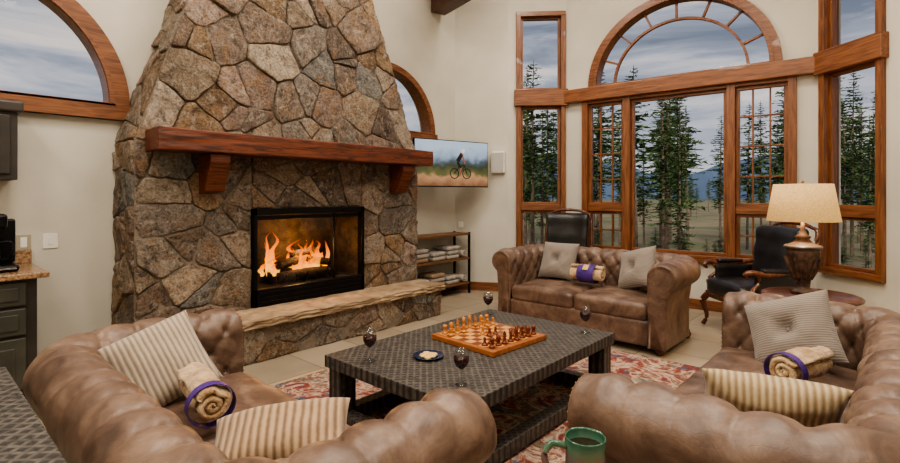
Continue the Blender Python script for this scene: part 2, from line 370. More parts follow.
# ---------------- fireplace ----------------
fp=empty('stone_fireplace')
def clip(poly,a,b_,c):
    out=[]
    for i in range(len(poly)):
        p=poly[i];q=poly[(i+1)%len(poly)]
        dp=a*p[0]+b_*p[1]-c; dq=a*q[0]+b_*q[1]-c
        if dp<=0: out.append(p)
        if dp*dq<0:
            t=dp/(dp-dq); out.append((p[0]+(q[0]-p[0])*t,p[1]+(q[1]-p[1])*t))
    return out
pal=[(156,140,124),(166,148,128),(144,128,114),(138,128,118),(172,158,142),(156,132,106),(144,142,136),(178,164,146),(130,116,104),(164,144,130),(148,128,112)]
def stones(name,region,f3,sp,hmax=.03,gap=.006,stretch=1.2):
    reg=[(p[0]/stretch,p[1]) for p in region]
    x0=min(p[0] for p in reg);x1=max(p[0] for p in reg);y0=min(p[1] for p in reg);y1=max(p[1] for p in reg)
    nx=max(1,round((x1-x0)/sp)); ny=max(1,round((y1-y0)/sp)); sites=[]
    for j in range(ny):
        for i in range(nx):
            if random.random()<.18 and nx*ny>12: continue
            sites.append((x0+(i+.5+(.25 if j%2 else -.25)*(nx>2)+random.uniform(-.48,.48))*(x1-x0)/nx, y0+(j+.5+random.uniform(-.48,.48))*(y1-y0)/ny))
            if random.random()<.3: sites.append((sites[-1][0]+random.uniform(-.5,.5)*sp,sites[-1][1]+random.uniform(-.5,.5)*sp))
    vs=[];fs=[];cols=[]
    for s in sites:
        pl=reg[:]
        for t in sites:
            if t is s: continue
            a,b_=t[0]-s[0],t[1]-s[1]
            if a*a+b_*b_>(4*sp)**2: continue
            pl=clip(pl,a,b_,(t[0]**2+t[1]**2-s[0]**2-s[1]**2)/2)
            if len(pl)<3: break
        if len(pl)<3: continue
        pl=[(p[0]*stretch,p[1]) for p in pl]
        ar=sum(pl[i][0]*pl[(i+1)%len(pl)][1]-pl[(i+1)%len(pl)][0]*pl[i][1] for i in range(len(pl)))/2
        if ar<0: pl=pl[::-1]; ar=-ar
        if ar<.0006: continue
        ed=[(pl[i],pl[(i+1)%len(pl)]) for i in range(len(pl))]; base=pl[:]
        for p,q in ed:
            dx,dy=q[0]-p[0],q[1]-p[1]; L=math.hypot(dx,dy)
            if L<1e-5: continue
            nx_,ny_=dy/L,-dx/L
            base=clip(base,nx_,ny_,nx_*p[0]+ny_*p[1]-gap)
            if len(base)<3: break
        if len(base)<3: continue
        nb=[]
        for i in range(len(base)):
            p=base[i];q=base[(i+1)%len(base)]; L=math.hypot(q[0]-p[0],q[1]-p[1]); r=min(.2,.016/max(L,1e-4))
            nb+= [(p[0]+(q[0]-p[0])*r,p[1]+(q[1]-p[1])*r),(q[0]+(p[0]-q[0])*r,q[1]+(p[1]-q[1])*r)]
        base=nb
        nb=[]
        for i in range(len(base)):
            p=base[i];q=base[(i+1)%len(base)]; L=math.hypot(q[0]-p[0],q[1]-p[1]); k=max(1,int(L/.03))
            for j in range(k): nb.append((p[0]+(q[0]-p[0])*j/k,p[1]+(q[1]-p[1])*j/k))
        base=[(p[0]+noise.noise(Vector((p[0]*18,p[1]*18,1)))*.013,p[1]+noise.noise(Vector((p[0]*18,p[1]*18,9)))*.013) for p in nb]
        cx=sum(p[0] for p in base)/len(base); cy=sum(p[1] for p in base)/len(base); n=len(base)
        rad=math.sqrt(ar/PI); H=hmax*random.uniform(.5,1.0); col=lin(random.choice(pal)); br=random.uniform(.7,1.12); col=(col[0]*br,col[1]*br,col[2]*br,1)
        tx,ty=random.uniform(-.1,.1),random.uniform(-.1,.1)
        rings=[(1,-.03),(1,.6*H),(1-.004/rad,.9*H),(1-.011/rad,1.0*H),(.72,1.0*H),(.45,1.0*H),(.2,1.0*H)]
        o0=len(vs)
        for ri_,(sc,h) in enumerate(rings):
            sc=max(sc,.15)
            for p in base:
                u=cx+(p[0]-cx)*sc; w=cy+(p[1]-cy)*sc
                hh=h+(noise.noise(Vector((u*7,w*7,o0)))*.020+noise.noise(Vector((u*22,w*22,3)))*.010 if ri_>1 else 0)+((u-cx)*tx+(w-cy)*ty if ri_>0 else 0)
                vs.append(f3(u,w,hh)); cols.append(col)
        vs.append(f3(cx,cy,1.0*H+noise.noise(Vector((cx*7,cy*7,o0)))*.020)); cols.append(col)
        for r_ in range(len(rings)-1):
            for i in range(n):
                k=(i+1)%n; fs.append((o0+r_*n+i,o0+r_*n+k,o0+(r_+1)*n+k,o0+(r_+1)*n+i))
        L0=o0+(len(rings)-1)*n
        for i in range(n): fs.append((L0+i,L0+(i+1)%n,len(vs)-1))
    o_=mesh(name,vs,fs,stonem,fp)
    ca=o_.data.color_attributes.new('Col','FLOAT_COLOR','POINT')
    flatc=[x for c in cols for x in c]; ca.data.foreach_set('color',flatc)
    return o_
Y0,Y1,XF=1.29,4.45,-4.58; F0,F1,FZ0,FZ1=2.26,3.56,.38,1.32
ZT=1.9; TP=.34; TX=.06; XW=-5.095
def hood(z): return (Y0+TP*(z-ZT),Y1-TP*(z-ZT),XF-TX*(z-ZT))
for nm,lo,hi in (('core_left',(XW,Y0,0),(XF,F0,ZT)),('core_right',(XW,F1,0),(XF,Y1,ZT)),('core_lintel',(XW,F0,FZ1),(XF,F1,ZT)),('core_base',(XW,F0,0),(XF,F1,FZ0-.02))):
    box(nm,lo,hi,mortar,fp,None,0)
a_,b2_,x_=hood(CH-.005)
vs=[(XW,Y0,ZT),(XF,Y0,ZT),(XF,Y1,ZT),(XW,Y1,ZT),(XW,a_,CH-.005),(x_,a_,CH-.005),(x_,b2_,CH-.005),(XW,b2_,CH-.005)]
mesh('core_hood',vs,[(0,1,2,3),(4,5,6,7),(0,1,5,4),(1,2,6,5),(2,3,7,6),(3,0,4,7)],mortar,fp,smooth=False)
fl=lambda u,w,h:(XF+h,u,w)
stones('stones_left',[(Y0,0),(F0,0),(F0,ZT),(Y0,ZT)],fl,.28)
stones('stones_right',[(F1,0),(Y1,0),(Y1,ZT),(F1,ZT)],fl,.27)
stones('stones_lintel',[(F0,FZ1),(F1,FZ1),(F1,ZT),(F0,ZT)],fl,.28,stretch=1.5)
stones('stones_hood',[(Y0,ZT),(Y1,ZT),(b2_,CH),(a_,CH)],lambda u,w,h:(XF-TX*(w-ZT)+h,u,w),.32,.04,stretch=1.05)
stones('stones_side',[(XW,0),(XF,0),(XF,ZT),(XW,ZT)],lambda u,w,h:(u,Y0-h,w),.27)
stones('stones_side_far',[(XW,0),(XF,0),(XF,ZT),(XW,ZT)],lambda u,w,h:(u,Y1+h,w),.27)
stones('stones_hood_side',[(XW,ZT),(XF,ZT),(x_,CH),(XW,CH)],lambda u,w,h:(u,Y0+TP*(w-ZT)-h,w),.27)
stones('stones_hood_side_far',[(XW,ZT),(XF,ZT),(x_,CH),(XW,CH)],lambda u,w,h:(u,Y1-TP*(w-ZT)+h,w),.27)
# hearth
HX=-4.10; H0,H1=1.97,4.42
box('hearth_core',(XF,H0,0),(HX-.04,H1,.31),mortar,fp,None,0)
stones('hearth_stones',[(H0,0),(H1,0),(H1,.31),(H0,.31)],lambda u,w,h:(HX-.05+h,u,w),.2,.035,stretch=1.8)
stones('hearth_stones_end',[(XF,0),(HX-.04,0),(HX-.04,.31),(XF,.31)],lambda u,w,h:(u,H0-h+.01,w),.2,.03,stretch=1.5)
def slabfn(q,p):
    return q+Vector((noise.noise(Vector((p.y*14,p.z*2,0)))*.025*(p.x>.8),0,noise.noise(Vector((p.x*3,p.y*12,4)))*.006))
sl=roundbox('hearth_slab',((XF+.03+HX+.03)/2,(H0+H1)/2-.01,.345),((HX-XF)/2,(H1-H0)/2+.03,.038),.012,slabm,fp,n=60,fn=slabfn)
# firebox
box('firebox_back',(XW+.02,F0,FZ0-.02),(XW+.06,F1,FZ1),soot,fp,None,0)
box('firebox_floor',(XW+.02,F0,FZ0-.02),(XF+.02,F1,FZ0+.16),soot,fp,None,0)
for s,(u0,u1) in enumerate(((F0,F0+.03),(F1-.03,F1))): box('firebox_side_%d'%s,(XW+.02,u0,FZ0),(XF,u1,FZ1),soot,fp,None,0)
box('firebox_top',(XW+.02,F0,FZ1-.03),(XF,F1,FZ1),soot,fp,None,0)
fx=XF+.05
box('surround_top',(fx-.06,F0,FZ1-.06),(fx+.02,F1,FZ1),blackm,fp); box('surround_vent',(fx-.06,F0+.05,FZ1-.11),(fx-.01,F1-.05,FZ1-.07),blackm,fp)
box('surround_bottom',(fx-.06,F0,FZ0),(fx+.02,F1,FZ0+.17),blackm,fp,None,.008)
for k in range(3): box('louver_%d'%k,(fx+.015,F0+.06,FZ0+.03+k*.045),(fx+.03,F1-.06,FZ0+.05+k*.045),blackm,fp)
for u in (F0,F1-.035): box('surround_post',(fx-.06,u,FZ0),(fx+.02,u+.035,FZ1),blackm,fp)
box('door_divider',(fx-.03,(F0+F1)/2+.26,FZ0+.15),(fx-.005,(F0+F1)/2+.275,FZ1-.06),blackm,fp)
box('door_glass',(fx-.02,F0+.05,FZ0+.17),(fx-.016,F1-.05,FZ1-.1),fglass,fp,None,0)
ym=(F0+F1)/2
logm=M_('charred_log',(20,16,14),(62,48,36),14,.95,.9,40,bd=.02)
for i,(p,q,r) in enumerate((((-4.82,ym-.38,.63),(-4.84,ym+.38,.62),.06),((-4.70,ym-.30,.61),(-4.72,ym+.33,.62),.05),((-4.72,ym-.3,.73),(-4.86,ym+.14,.75),.045),((-4.86,ym-.05,.75),(-4.7,ym+.32,.71),.042),((-4.8,ym-.12,.82),(-4.78,ym+.26,.84),.036))):
    tube('log_%d'%i,[p,[(p[k]+q[k])/2+.008 for k in range(3)],q],[r,r*1.08,r*.9],logm,fp)
for i in range(7):
    yy=ym-.36+.12*i; tube('grate_bar_%d'%i,[(-4.92,yy,.60),(-4.76,yy,.555),(-4.66,yy,.565),(-4.64,yy,.64)],.008,blackm,fp,n=6)
fm,nt,b,o=newmat('flame'); nt.nodes.remove(b)
tc=nt.nodes.new('ShaderNodeTexCoord'); sx=nt.nodes.new('ShaderNodeSeparateXYZ'); nt.links.new(tc.outputs['Generated'],sx.inputs[0])
e=nt.nodes.new('ShaderNodeEmission'); nt.links.new(ramp(nt,sx.outputs[2],[(0,lin((255,200,100))),(.4,lin((255,150,44))),(1,lin((225,80,15)))]),e.inputs[0]); e.inputs[1].default_value=2.0
tr=nt.nodes.new('ShaderNodeBsdfTransparent'); ms=nt.nodes.new('ShaderNodeMixShader')
lw=nt.nodes.new('ShaderNodeLayerWeight'); lw.inputs[0].default_value=.35
mz=nt.nodes.new('ShaderNodeMath'); mz.operation='MAXIMUM'
nt.links.new(ramp(nt,lw.outputs['Facing'],[(.15,(.4,.4,.4,1)),(.8,(1,1,1,1))]),mz.inputs[0]); nt.links.new(ramp(nt,sx.outputs[2],[(.3,(0,0,0,1)),(1,(.92,.92,.92,1))]),mz.inputs[1]); nt.links.new(mz.outputs[0],ms.inputs[0])
nt.links.new(e.outputs[0],ms.inputs[1]); nt.links.new(tr.outputs[0],ms.inputs[2]); nt.links.new(ms.outputs[0],o.inputs[0])
frn=random.Random(3)
for i in range(38):
    g_=frn.choice((-.38,-.34,-.28,.12,.2,-.05,.26,0,-.2,.16,-.12)); dy=g_+frn.uniform(-.06,.06); h=frn.uniform(.12,.44)*(1.1 if dy<-.2 else .85); r=frn.uniform(.02,.05); dx=frn.uniform(-.06,.06)
    vs=[];fs=[];n=10;m_=16
    for j in range(m_+1):
        t=j/m_; rr=r*math.sin(PI*min(1,t*.85+.12))**.8*(1-t)**.35+.001
        ox=noise.noise(Vector((i*3.1,t*3,0)))*.06*t; oy=noise.noise(Vector((i*1.7,t*3.5,7)))*.13*t
        for k in range(n):
            an=2*PI*k/n; vs.append((-4.78+dx+ox+rr*.6*math.cos(an),ym+dy+oy+rr*math.sin(an),.62+h*t))
    for j in range(m_):
        for k in range(n): fs.append((j*n+k,j*n+(k+1)%n,(j+1)*n+(k+1)%n,(j+1)*n+k))
    mesh('flame_%d'%i,vs,fs,fm,fp)
# mantel
mantel=empty('wood_mantel')
def mf(q,p): return q+Vector((noise.noise(Vector((p.y*7,p.z*2,0)))*.006,0,noise.noise(Vector((p.x*2,p.y*8,4)))*.006))
roundbox('mantel_beam',(-4.405,2.89,1.895),(.155,1.53,.09),.012,mantm,mantel,n=30,fn=mf)
for yy in (1.86,4.05):
    prism('corbel',[(XF+.03,1.80),(-4.30,1.80),(-4.30,1.73),(-4.42,1.48),(XF+.03,1.46)],lambda a,b_,h:(a,h,b_),yy-.085,yy+.085,mantm,mantel,bev=.008)

# ---------------- chesterfield ----------------
def chesterfield(name,Wd,D,loc,rz,nc,top=.80):
    T=TR(loc,rz); e=empty(name,T)
    RO=.125; OFF=.26; hw=Wd/2-OFF; yf=-D/2; yb=D/2-OFF; rc=.10
    zc=top-RO
    path=[]; ds=.012
    def seg(p,q,nrm):
        L=math.hypot(q[0]-p[0],q[1]-p[1]); k=max(2,int(L/ds))
        for i in range(k): path.append(((p[0]+(q[0]-p[0])*i/k,p[1]+(q[1]-p[1])*i/k),nrm))
    seg((-hw,yf),(-hw,yb-rc),(-1,0))
    for i in range(16): a=PI-PI/2*i/16; path.append(((-hw+rc+rc*math.cos(a),yb-rc+rc*math.sin(a)),(math.cos(a),math.sin(a))))
    seg((-hw+rc,yb),(hw-rc,yb),(0,1))
    for i in range(16): a=PI/2-PI/2*i/16; path.append(((hw-rc+rc*math.cos(a),yb-rc+rc*math.sin(a)),(math.cos(a),math.sin(a))))
    seg((hw,yb-rc),(hw,yf),(1,0)); path.append(((hw,yf),(1,0)))
    prof=[]
    zi=.36
    for i in range(22): prof.append((0.0,zi+(zc-zi)*i/22))
    na=48
    for i in range(na+1):
        a=math.radians(180-240*i/na); prof.append((RO+RO*math.cos(a),zc+RO*math.sin(a)))
    lo_,lz=prof[-1]
    for i in range(1,13): 
        t=i/12; prof.append((lo_+(.165-lo_)*min(1,t*3),lz+(.07-lz)*t))
    tau=[0]
    for i in range(1,len(prof)): tau.append(tau[-1]+math.hypot(prof[i][0]-prof[i-1][0],prof[i][1]-prof[i-1][1]))
    nr=[]
    for i in range(len(prof)):
        p=prof[max(i-1,0)];q=prof[min(i+1,len(prof)-1)]; dx,dz=q[0]-p[0],q[1]-p[1]; L=math.hypot(dx,dz); nr.append((-dz/L,dx/L))
    rv=.110; sh=.165; NR=4; tL=NR*rv
    ss=[0]; 
    for i in range(1,len(path)):
        off=.08
        p=path[i-1];q=path[i]
        a=(p[0][0]+p[1][0]*off,p[0][1]+p[1][1]*off); b_=(q[0][0]+q[1][0]*off,q[0][1]+q[1][1]*off)
        ss.append(ss[-1]+math.hypot(a[0]-b_[0],a[1]-b_[1]))
    tot=ss[-1]; nb=round(tot/sh); sh=tot/nb
    A=.030; vs=[];fs=[]; tEnd=tau[22+na]
    for i,((px,py),(nx,ny)) in enumerate(path):
        wob=noise.noise(Vector((ss[i]*3,0,len(name))))*.10
        a=ss[i]/sh
        edge=min(1,min(ss[i],tot-ss[i])/.08)
        for j,(o_,z) in enumerate(prof):
            t=tau[j]
            if t<=tL:
                bb=t/(2*rv); p_=a+bb; q_=a-bb
                hgt=(abs(math.sin(PI*p_))*abs(math.sin(PI*q_)))**.28
                kk=round(p_); mm_=round(q_); d2=((p_-kk)**2+(q_-mm_)**2); hgt-=.7*math.exp(-d2/.012)
            elif t<tEnd:
                g=(t-tL)/(tEnd-tL)
                x=abs(math.sin(PI*(a+NR/2+wob*g)))**.56; f=(1-g)**2.0
                hgt=x*f+ (1-f)*.8
                p_=a+NR/2;kk=round(p_); dd=(p_-kk)**2*2+((t-tL)/(2*rv))**2*2; hgt-=.7*math.exp(-dd/.012)
            else: hgt=.25
            dsp=A*(hgt-.35)*(.12+.88*edge)
            dsp+=noise.noise(Vector((ss[i]*5,t*5,len(name))))*.008+noise.noise(Vector((ss[i]*14,t*20,len(name))))*.0035
            oo=o_+nr[j][0]*dsp; zz=z+nr[j][1]*dsp
            vs.append((px+nx*oo,py+ny*oo,zz))
    m=len(prof)
    for i in range(len(path)-1):
        for j in range(m-1): fs.append((i*m+j,(i+1)*m+j,(i+1)*m+j+1,i*m+j+1))
    nails=[]
    for end,(i0,sx_) in enumerate(((0,-1),(len(path)-1,1))):
        prev=[i0*m+j for j in range(m)]
        loop=[Vector(vs[k]) for k in prev]
        loop+= [Vector((sx_*(hw+.0),yf,.07))]; vs.append(loop[-1]); prev.append(len(vs)-1)
        loopo=[(abs(p.x)-hw,p.z) for p in loop]
        for sc,fw in ((.97,.014),(.86,.024),(.80,.018),(.5,.024)):
            cur=[]
            for (o_,z) in loopo:
                if z>zc-.11: tg=(RO,zc)
                else: tg=(.09,z if z>.1 else .1)
                q=(tg[0]+(o_-tg[0])*sc,tg[1]+(z-tg[1])*sc)
                if z<=.1: q=(tg[0]+(o_-tg[0])*sc,.07)
                vs.append((sx_*(hw+q[0]),yf-fw,q[1])); cur.append(len(vs)-1)
                if sc==.86: nails.append(Vector(vs[-1]))
            L=len(cur)
            for k in range(L): fs.append((prev[k],prev[(k+1)%L],cur[(k+1)%L],cur[k]))
            prev=cur
        fs.append(tuple(prev))
    mesh('upholstery',vs,fs,leath,e)
    th=[];last=None
    for p in nails:
        if last is None or (p-last).length>.026: th.append(p); last=p
    spheres('nailheads',th,.005,brass,e)
    bt=[]
    for k in range(0,NR+1):
        t=k*rv
        jj=min(range(len(tau)),key=lambda q:abs(tau[q]-t))
        x=0 if k%2==0 else .5
        while x<=nb:
            s_=x*sh
            if .04<s_<tot-.04 and k>0:
                ii=min(range(len(ss)),key=lambda q:abs(ss[q]-s_)); (px,py),(nx,ny)=path[ii]
                oo=prof[jj][0]-nr[jj][0]*.022; zz=prof[jj][1]-nr[jj][1]*.022
                bt.append((px+nx*oo,py+ny*oo,zz))
            x+=1
    spheres('buttons',bt,.012,leath,e)
    roundbox('seat_rail',(0,(yf+yb)/2+.02,.19),(hw+.02,(yb-yf)/2+.03,.12),.03,leath,e,n=8)
    cw=2*hw/nc
    def cf(q,p): return q+Vector((0,0,noise.noise(Vector((p.x*2.5,p.y*2.5,q.x)))*.010+noise.noise(Vector((p.x*6,p.y*6,q.x)))*.004))
    for i in range(nc):
        roundbox('seat_cushion_%d'%(i+1),(-hw+cw*(i+.5),(yf+yb)/2-.005,.375),(cw/2-.003,(yb-yf)/2+.012,.085),.05,leath,e,n=20,puff=.03,fn=cf)
    fp_=[(.0,0),(.025,0),(.035,.02),(.045,.045),(.03,.07),(.028,.09),(.0,.09)]
    for x in (-Wd/2+.17,Wd/2-.17):
        for y in (yf+.06,D/2-.16): lathe('bun_foot',fp_,darkw,e,Matrix.Translation((x,y,0)),16)
    return e
chesterfield('chesterfield_sofa',2.08,.96,(-2.02,.84,0),PI,2,top=.78)
chesterfield('chesterfield_sofa',2.36,1.0,(-.36,2.76,0),-PI/2,3,top=.79)
chesterfield('chesterfield_loveseat',2.02,.98,(-2.45,5.05,0),0,2,top=.83)

# ---------------- pillows & rolls ----------------
def pillow(name,sx_,sy_,T,mat,M,button=False,pinch=.07):
    n=28; vs=[];fs=[]
    for side in (1,-1):
        for i in range(n+1):
            for j in range(n+1):
                x=-1+2*i/n;y=-1+2*j/n; x=math.sin(x*PI/2);y=math.sin(y*PI/2)
                t=((1-x**4)*(1-y**4))**.55 if abs(x)<1 and abs(y)<1 else 0
                z=T*t*(.8+.2*(1-x*x)*(1-y*y))
                if button:
                    r2=x*x+y*y; z-=T*.75*math.exp(-r2/.05)
                    z-=T*.14*math.exp(-(abs(x)-abs(y))**2/.006)*math.exp(-r2/.5)
                z+=noise.noise(Vector((x*2.2,y*2.2,side*3+sx_*9)))*.016*t
                px=x*sx_*(1-pinch*(1-y*y)*x*x); py=y*sy_*(1-pinch*(1-x*x)*y*y)
                bend=-.02*x*x
                vs.append((px,py,side*z+bend))
    k=(n+1)**2
    for s in (0,1):
        for i in range(n):
            for j in range(n):
                a=s*k+i*(n+1)+j; fs.append((a,a+1,a+n+2,a+n+1))
    o_=mesh(name,vs,fs,mat,None,M)
    bm=bmesh.new(); bm.from_mesh(o_.data); bmesh.ops.remove_doubles(bm,verts=bm.verts,dist=.0006); bmesh.ops.recalc_face_normals(bm,faces=bm.faces); bm.to_mesh(o_.data); bm.free()
    for p in o_.data.polygons: p.use_smooth=True
    if button:
        spheres('button',[(0,0,T*.22)],.014,mat,o_)
    return o_
def rollblanket(name,L,R,mat,M,band=purple,label=None,bx=0.0,lump=0.0,turns=3.2,bw=.13):
    e=empty(name,M); n=90; th=R/turns*.9
    out=[];inn=[]
    for i in range(n+1):
        t=i/n; a=t*turns*2*PI; r=th*.4+(R-th*.4)*t
        out.append((r*math.cos(a),r*math.sin(a)*.92)); r2=max(.001,r-th*.95); inn.append((r2*math.cos(a),r2*math.sin(a)*.92))
    vs=[];fs=[]; xs=[-L/2,-L/2+.008,-L/2+.025,-L/3,-L/6,0,L/6,L/3,L/2-.025,L/2-.008,L/2]; m=2*(n+1); last=len(xs)-1
    for xi,x in enumerate(xs):
        k=1 if 1<xi<last-1 else (.0 if xi in(0,last) else .7)
        for i in range(n+1):
            o_,q=out[i],inn[i]; mid=((o_[0]+q[0])/2,(o_[1]+q[1])/2); kk=.5+.5*k
            ex=noise.noise(Vector((i*.06,xi,0)))*.012
            lm=(1+lump*noise.noise(Vector((o_[0]*18,o_[1]*18,x*12)))*(i/n))*(1-.12*lump*4*abs(2*x/L)**3)
            vs.append((x+ex,(mid[0]+(o_[0]-mid[0])*kk)*lm,(mid[1]+(o_[1]-mid[1])*kk)*lm))
            vs.append((x+ex,(mid[0]+(q[0]-mid[0])*kk)*lm,(mid[1]+(q[1]-mid[1])*kk)*lm))
    for s in range(len(xs)-1):
        for i in range(n):
            a=s*m+2*i
            fs.append((a,a+2,a+m+2,a+m)); fs.append((a+1,a+3,a+m+3,a+m+1))
        for i in (0,n): a=s*m+2*i; fs.append((a,a+1,a+m+1,a+m))
    for s in (0,len(xs)-1):
        for i in range(n): a=s*m+2*i; fs.append((a,a+1,a+3,a+2))
    mesh('roll',vs,fs,mat,e)
    if band:
        w=L*bw; prof=[(bx-w,.98),(bx+w,.98),(bx+w,1.02),(bx-w,1.02)]
        vs=[];fs=[];nn=32
        for i in range(nn):
            a=2*PI*i/nn
            for (x,r) in prof: vs.append((x,R*r*math.cos(a),R*r*math.sin(a)*.94))
        for i in range(nn):
            k=(i+1)%nn
            for j in range(4): fs.append((i*4+j,i*4+(j+1)%4,k*4+(j+1)%4,k*4+j))
        mesh('ribbon_band',vs,fs,band,e,smooth=False)
    if label: box('label',(bx-.03,-.035,R*.97),(bx+.03,.035,R*1.0),label,e)
    return e
def basis(loc,xa,ya):
    x=Vector(xa).normalized(); y=Vector(ya); y=(y-x*y.dot(x)).normalized(); z=x.cross(y)
    return Matrix(((x.x,y.x,z.x,loc[0]),(x.y,y.y,z.y,loc[1]),(x.z,y.z,z.z,loc[2]),(0,0,0,1)))
# left sofa (faces +y)
pillow('corduroy_pillow',.205,.205,.075,cordm,basis((-2.60,.84,.655),(.1,.92,.32),(-.62,-.1,.72)))
rollblanket('rolled_blanket',.38,.09,fleece,basis((-2.22,.88,.61),(.93,-.16,-.02),(0,1,0)),bx=.155,lump=.3,turns=2.4,bw=.06)
pillow('corduroy_pillow',.25,.14,.08,cordm2,basis((-1.66,.93,.58),(.62,.78,0.10),(-.75,.45,.42)))
# loveseat
pillow('buttoned_pillow',.22,.22,.09,greyp,basis((-2.93,5.11,.70),(1,.05,0),(0,.4,.9)),True)
pillow('buttoned_pillow',.22,.22,.09,greyp,basis((-2.01,5.07,.70),(1,-.35,.3),(0,.45,.9)),True)
rollblanket('rolled_blanket',.36,.10,fleece,basis((-2.50,4.97,.61),(1,.0,0),(0,.75,.66)),purple,yellow,lump=.15,turns=2.2,bw=.26,bx=.02)
# right sofa (faces -x)
pillow('buttoned_pillow',.23,.21,.09,greyp,basis((-.47,3.44,.67),(.92,-.1,.36),(-.28,.5,.80)),True)
rollblanket('rolled_blanket',.36,.09,fleece,basis((-.36,3.02,.60),(.35,.95,0),(-.95,.35,0)),bx=-.15,lump=.3,turns=2.4,bw=.06)
pillow('corduroy_lumbar_pillow',.255,.135,.085,cordm3,basis((-.39,2.38,.60),(.9,.28,-.02),(.1,-.5,.75)))

# ---------------- coffee table ----------------
ct=empty('coffee_table')
TX0,TX1,TY0,TY1=-2.68,-1.54,1.80,3.50
box('top',(TX0,TY0,.375),(TX1,TY1,.45),weave,ct,None,.006)
for x in (TX0+.02,TX1-.14):
    for y in (TY0+.02,TY1-.14): box('leg',(x,y,.012),(x+.12,y+.12,.38),weave,ct,None,.006)
for y in (TY0+.03,TY1-.12): box('stretcher',(TX0+.1,y,.03),(TX1-.1,y+.09,.11),weave,ct,None,.006)
for x in (TX0+.03,TX1-.12): box('side_stretcher',(x,TY0+.1,.03),(x+.09,TY1-.1,.11),weave,ct,None,.006)
# rug
rg=roundbox('area_rug',(-2.22,2.935,.006),(1.30,1.565,.006),.005,rugm,None,n=10)
# console
cn=empty('console_table')
box('top',(-2.68,-.15,.70),(-1.25,.30,.76),weave,cn,None,.006)
for x in (-2.66,-1.35):
    for y in (-.13,.20): box('leg',(x,y,0),(x+.08,y+.08,.70),weave,cn,None,.006)
box('shelf',(-2.62,-.1,.18),(-1.3,.25,.22),weave,cn,None,.006)
# wine glasses
def wineglass(x,y,z=.45,s=1.0):
    e=empty('wine_glass',Matrix.Translation((x,y,z))@Matrix.Scale(s,4))
    prof=[(0.0,.0),(.034,.0),(.034,.003),(.006,.008),(.0045,.02),(.0045,.075),(.012,.082),(.03,.10),(.041,.125),(.041,.15),(.033,.188),(.032,.188),(.0395,.15),(.0395,.125),(.029,.102),(.011,.085),(.001,.083)]
    lathe('glass',prof,tglass,e,None,28)
    lathe('wine',[(0.001,.0825),(.0115,.084),(.0295,.101),(.0402,.125),(.0402,.148),(.001,.148)],winem,e,None,28)
for x,y in ((-2.38,1.92),(-1.72,2.0),(-2.56,3.32),(-1.70,3.36)): wineglass(x,y)
# plate
pl=empty('snack_plate',Matrix.Translation((-2.16,2.2,.45)))
lathe('plate',[(0,0),(.06,0),(.095,.014),(.093,.018),(.058,.006),(0,.006)],M_('plate_glaze',(30,40,66),(44,56,84),20,.2),pl,None,32)
cook=M_('cookie',(216,170,96),(236,206,146),30,.8,.4,60)
for k in range(8):
    a=k*.9; r=.034 if k else 0
    lathe('cookie',[(0,0),(.022,0),(.024,.005),(.019,.012),(0,.013)],cook,pl,Matrix.Translation((r*math.cos(a),r*math.sin(a),.006+.005*(k%2))),14)
# chess
cb=empty('chess_set',TR((-2.12,2.76,.45),math.radians(-4)))
lw_=flat('maple_square',(214,158,96),.3); dw_=flat('walnut_square',(122,62,30),.3); pw1=flat('boxwood_piece',(190,124,62),.3); pw2=flat('rosewood_piece',(110,50,24),.3)
SQ=.062; hb=SQ*4
box('board',(-hb-.035,-hb-.035,.0),(hb+.035,hb+.035,.035),orangew,cb,None,.006)
for colr,mt in ((0,lw_),(1,dw_)):
    vs=[];fs=[]
    for i in range(8):
        for j in range(8):
            if (i+j)%2==colr:
                x,y=-hb+i*SQ,-hb+j*SQ; o_=len(vs); vs+=[(x,y,.0358),(x+SQ,y,.0358),(x+SQ,y+SQ,.0358),(x,y+SQ,.0358)]; fs.append((o_,o_+1,o_+2,o_+3))
    mesh('squares_%d'%colr,vs,fs,mt,cb,smooth=False)
def prf(kind):
    base=[(0,0),(.021,0),(.022,.006),(.018,.010),(.012,.016)]
    if kind=='p': return base+[(.008,.026),(.011,.030),(.006,.033),(.011,.042),(.009,.050),(0,.053)]
    if kind=='r': return base+[(.011,.035),(.015,.044),(.016,.060),(.012,.060),(.011,.054),(0,.054)]
    if kind=='n': return base+[(.012,.03),(.017,.045),(.013,.060),(.006,.07),(0,.07)]
    if kind=='b': return base+[(.008,.04),(.013,.046),(.007,.049),(.012,.062),(.004,.075),(.005,.079),(0,.081)]
    if kind=='q': return base+[(.009,.05),(.015,.058),(.009,.062),(.015,.08),(.009,.08),(.005,.088),(0,.09)]
    return base+[(.009,.055),(.016,.064),(.010,.068),(.014,.086),(.004,.09),(.004,.102),(0,.103)]
for s,mt in ((0,pw1),(1,pw2)):
    vs=[];fs=[]
    for i in range(8):
        for row,kd in ((0,'rnbqkbnr'[i]),(1,'p')):
            jj=(row if s==0 else 7-row)
            if row==1 and i in (3,4): jj=3 if s==0 else 4
            v_,f_=lathe_data(prf(kd),12,(-hb+(jj+.5)*SQ,-hb+(i+.5)*SQ,.036)); o_=len(vs); vs+=v_; fs+=[tuple(k+o_ for k in f) for f in f_]
    mesh('pieces_%d'%s,vs,fs,mt,cb)

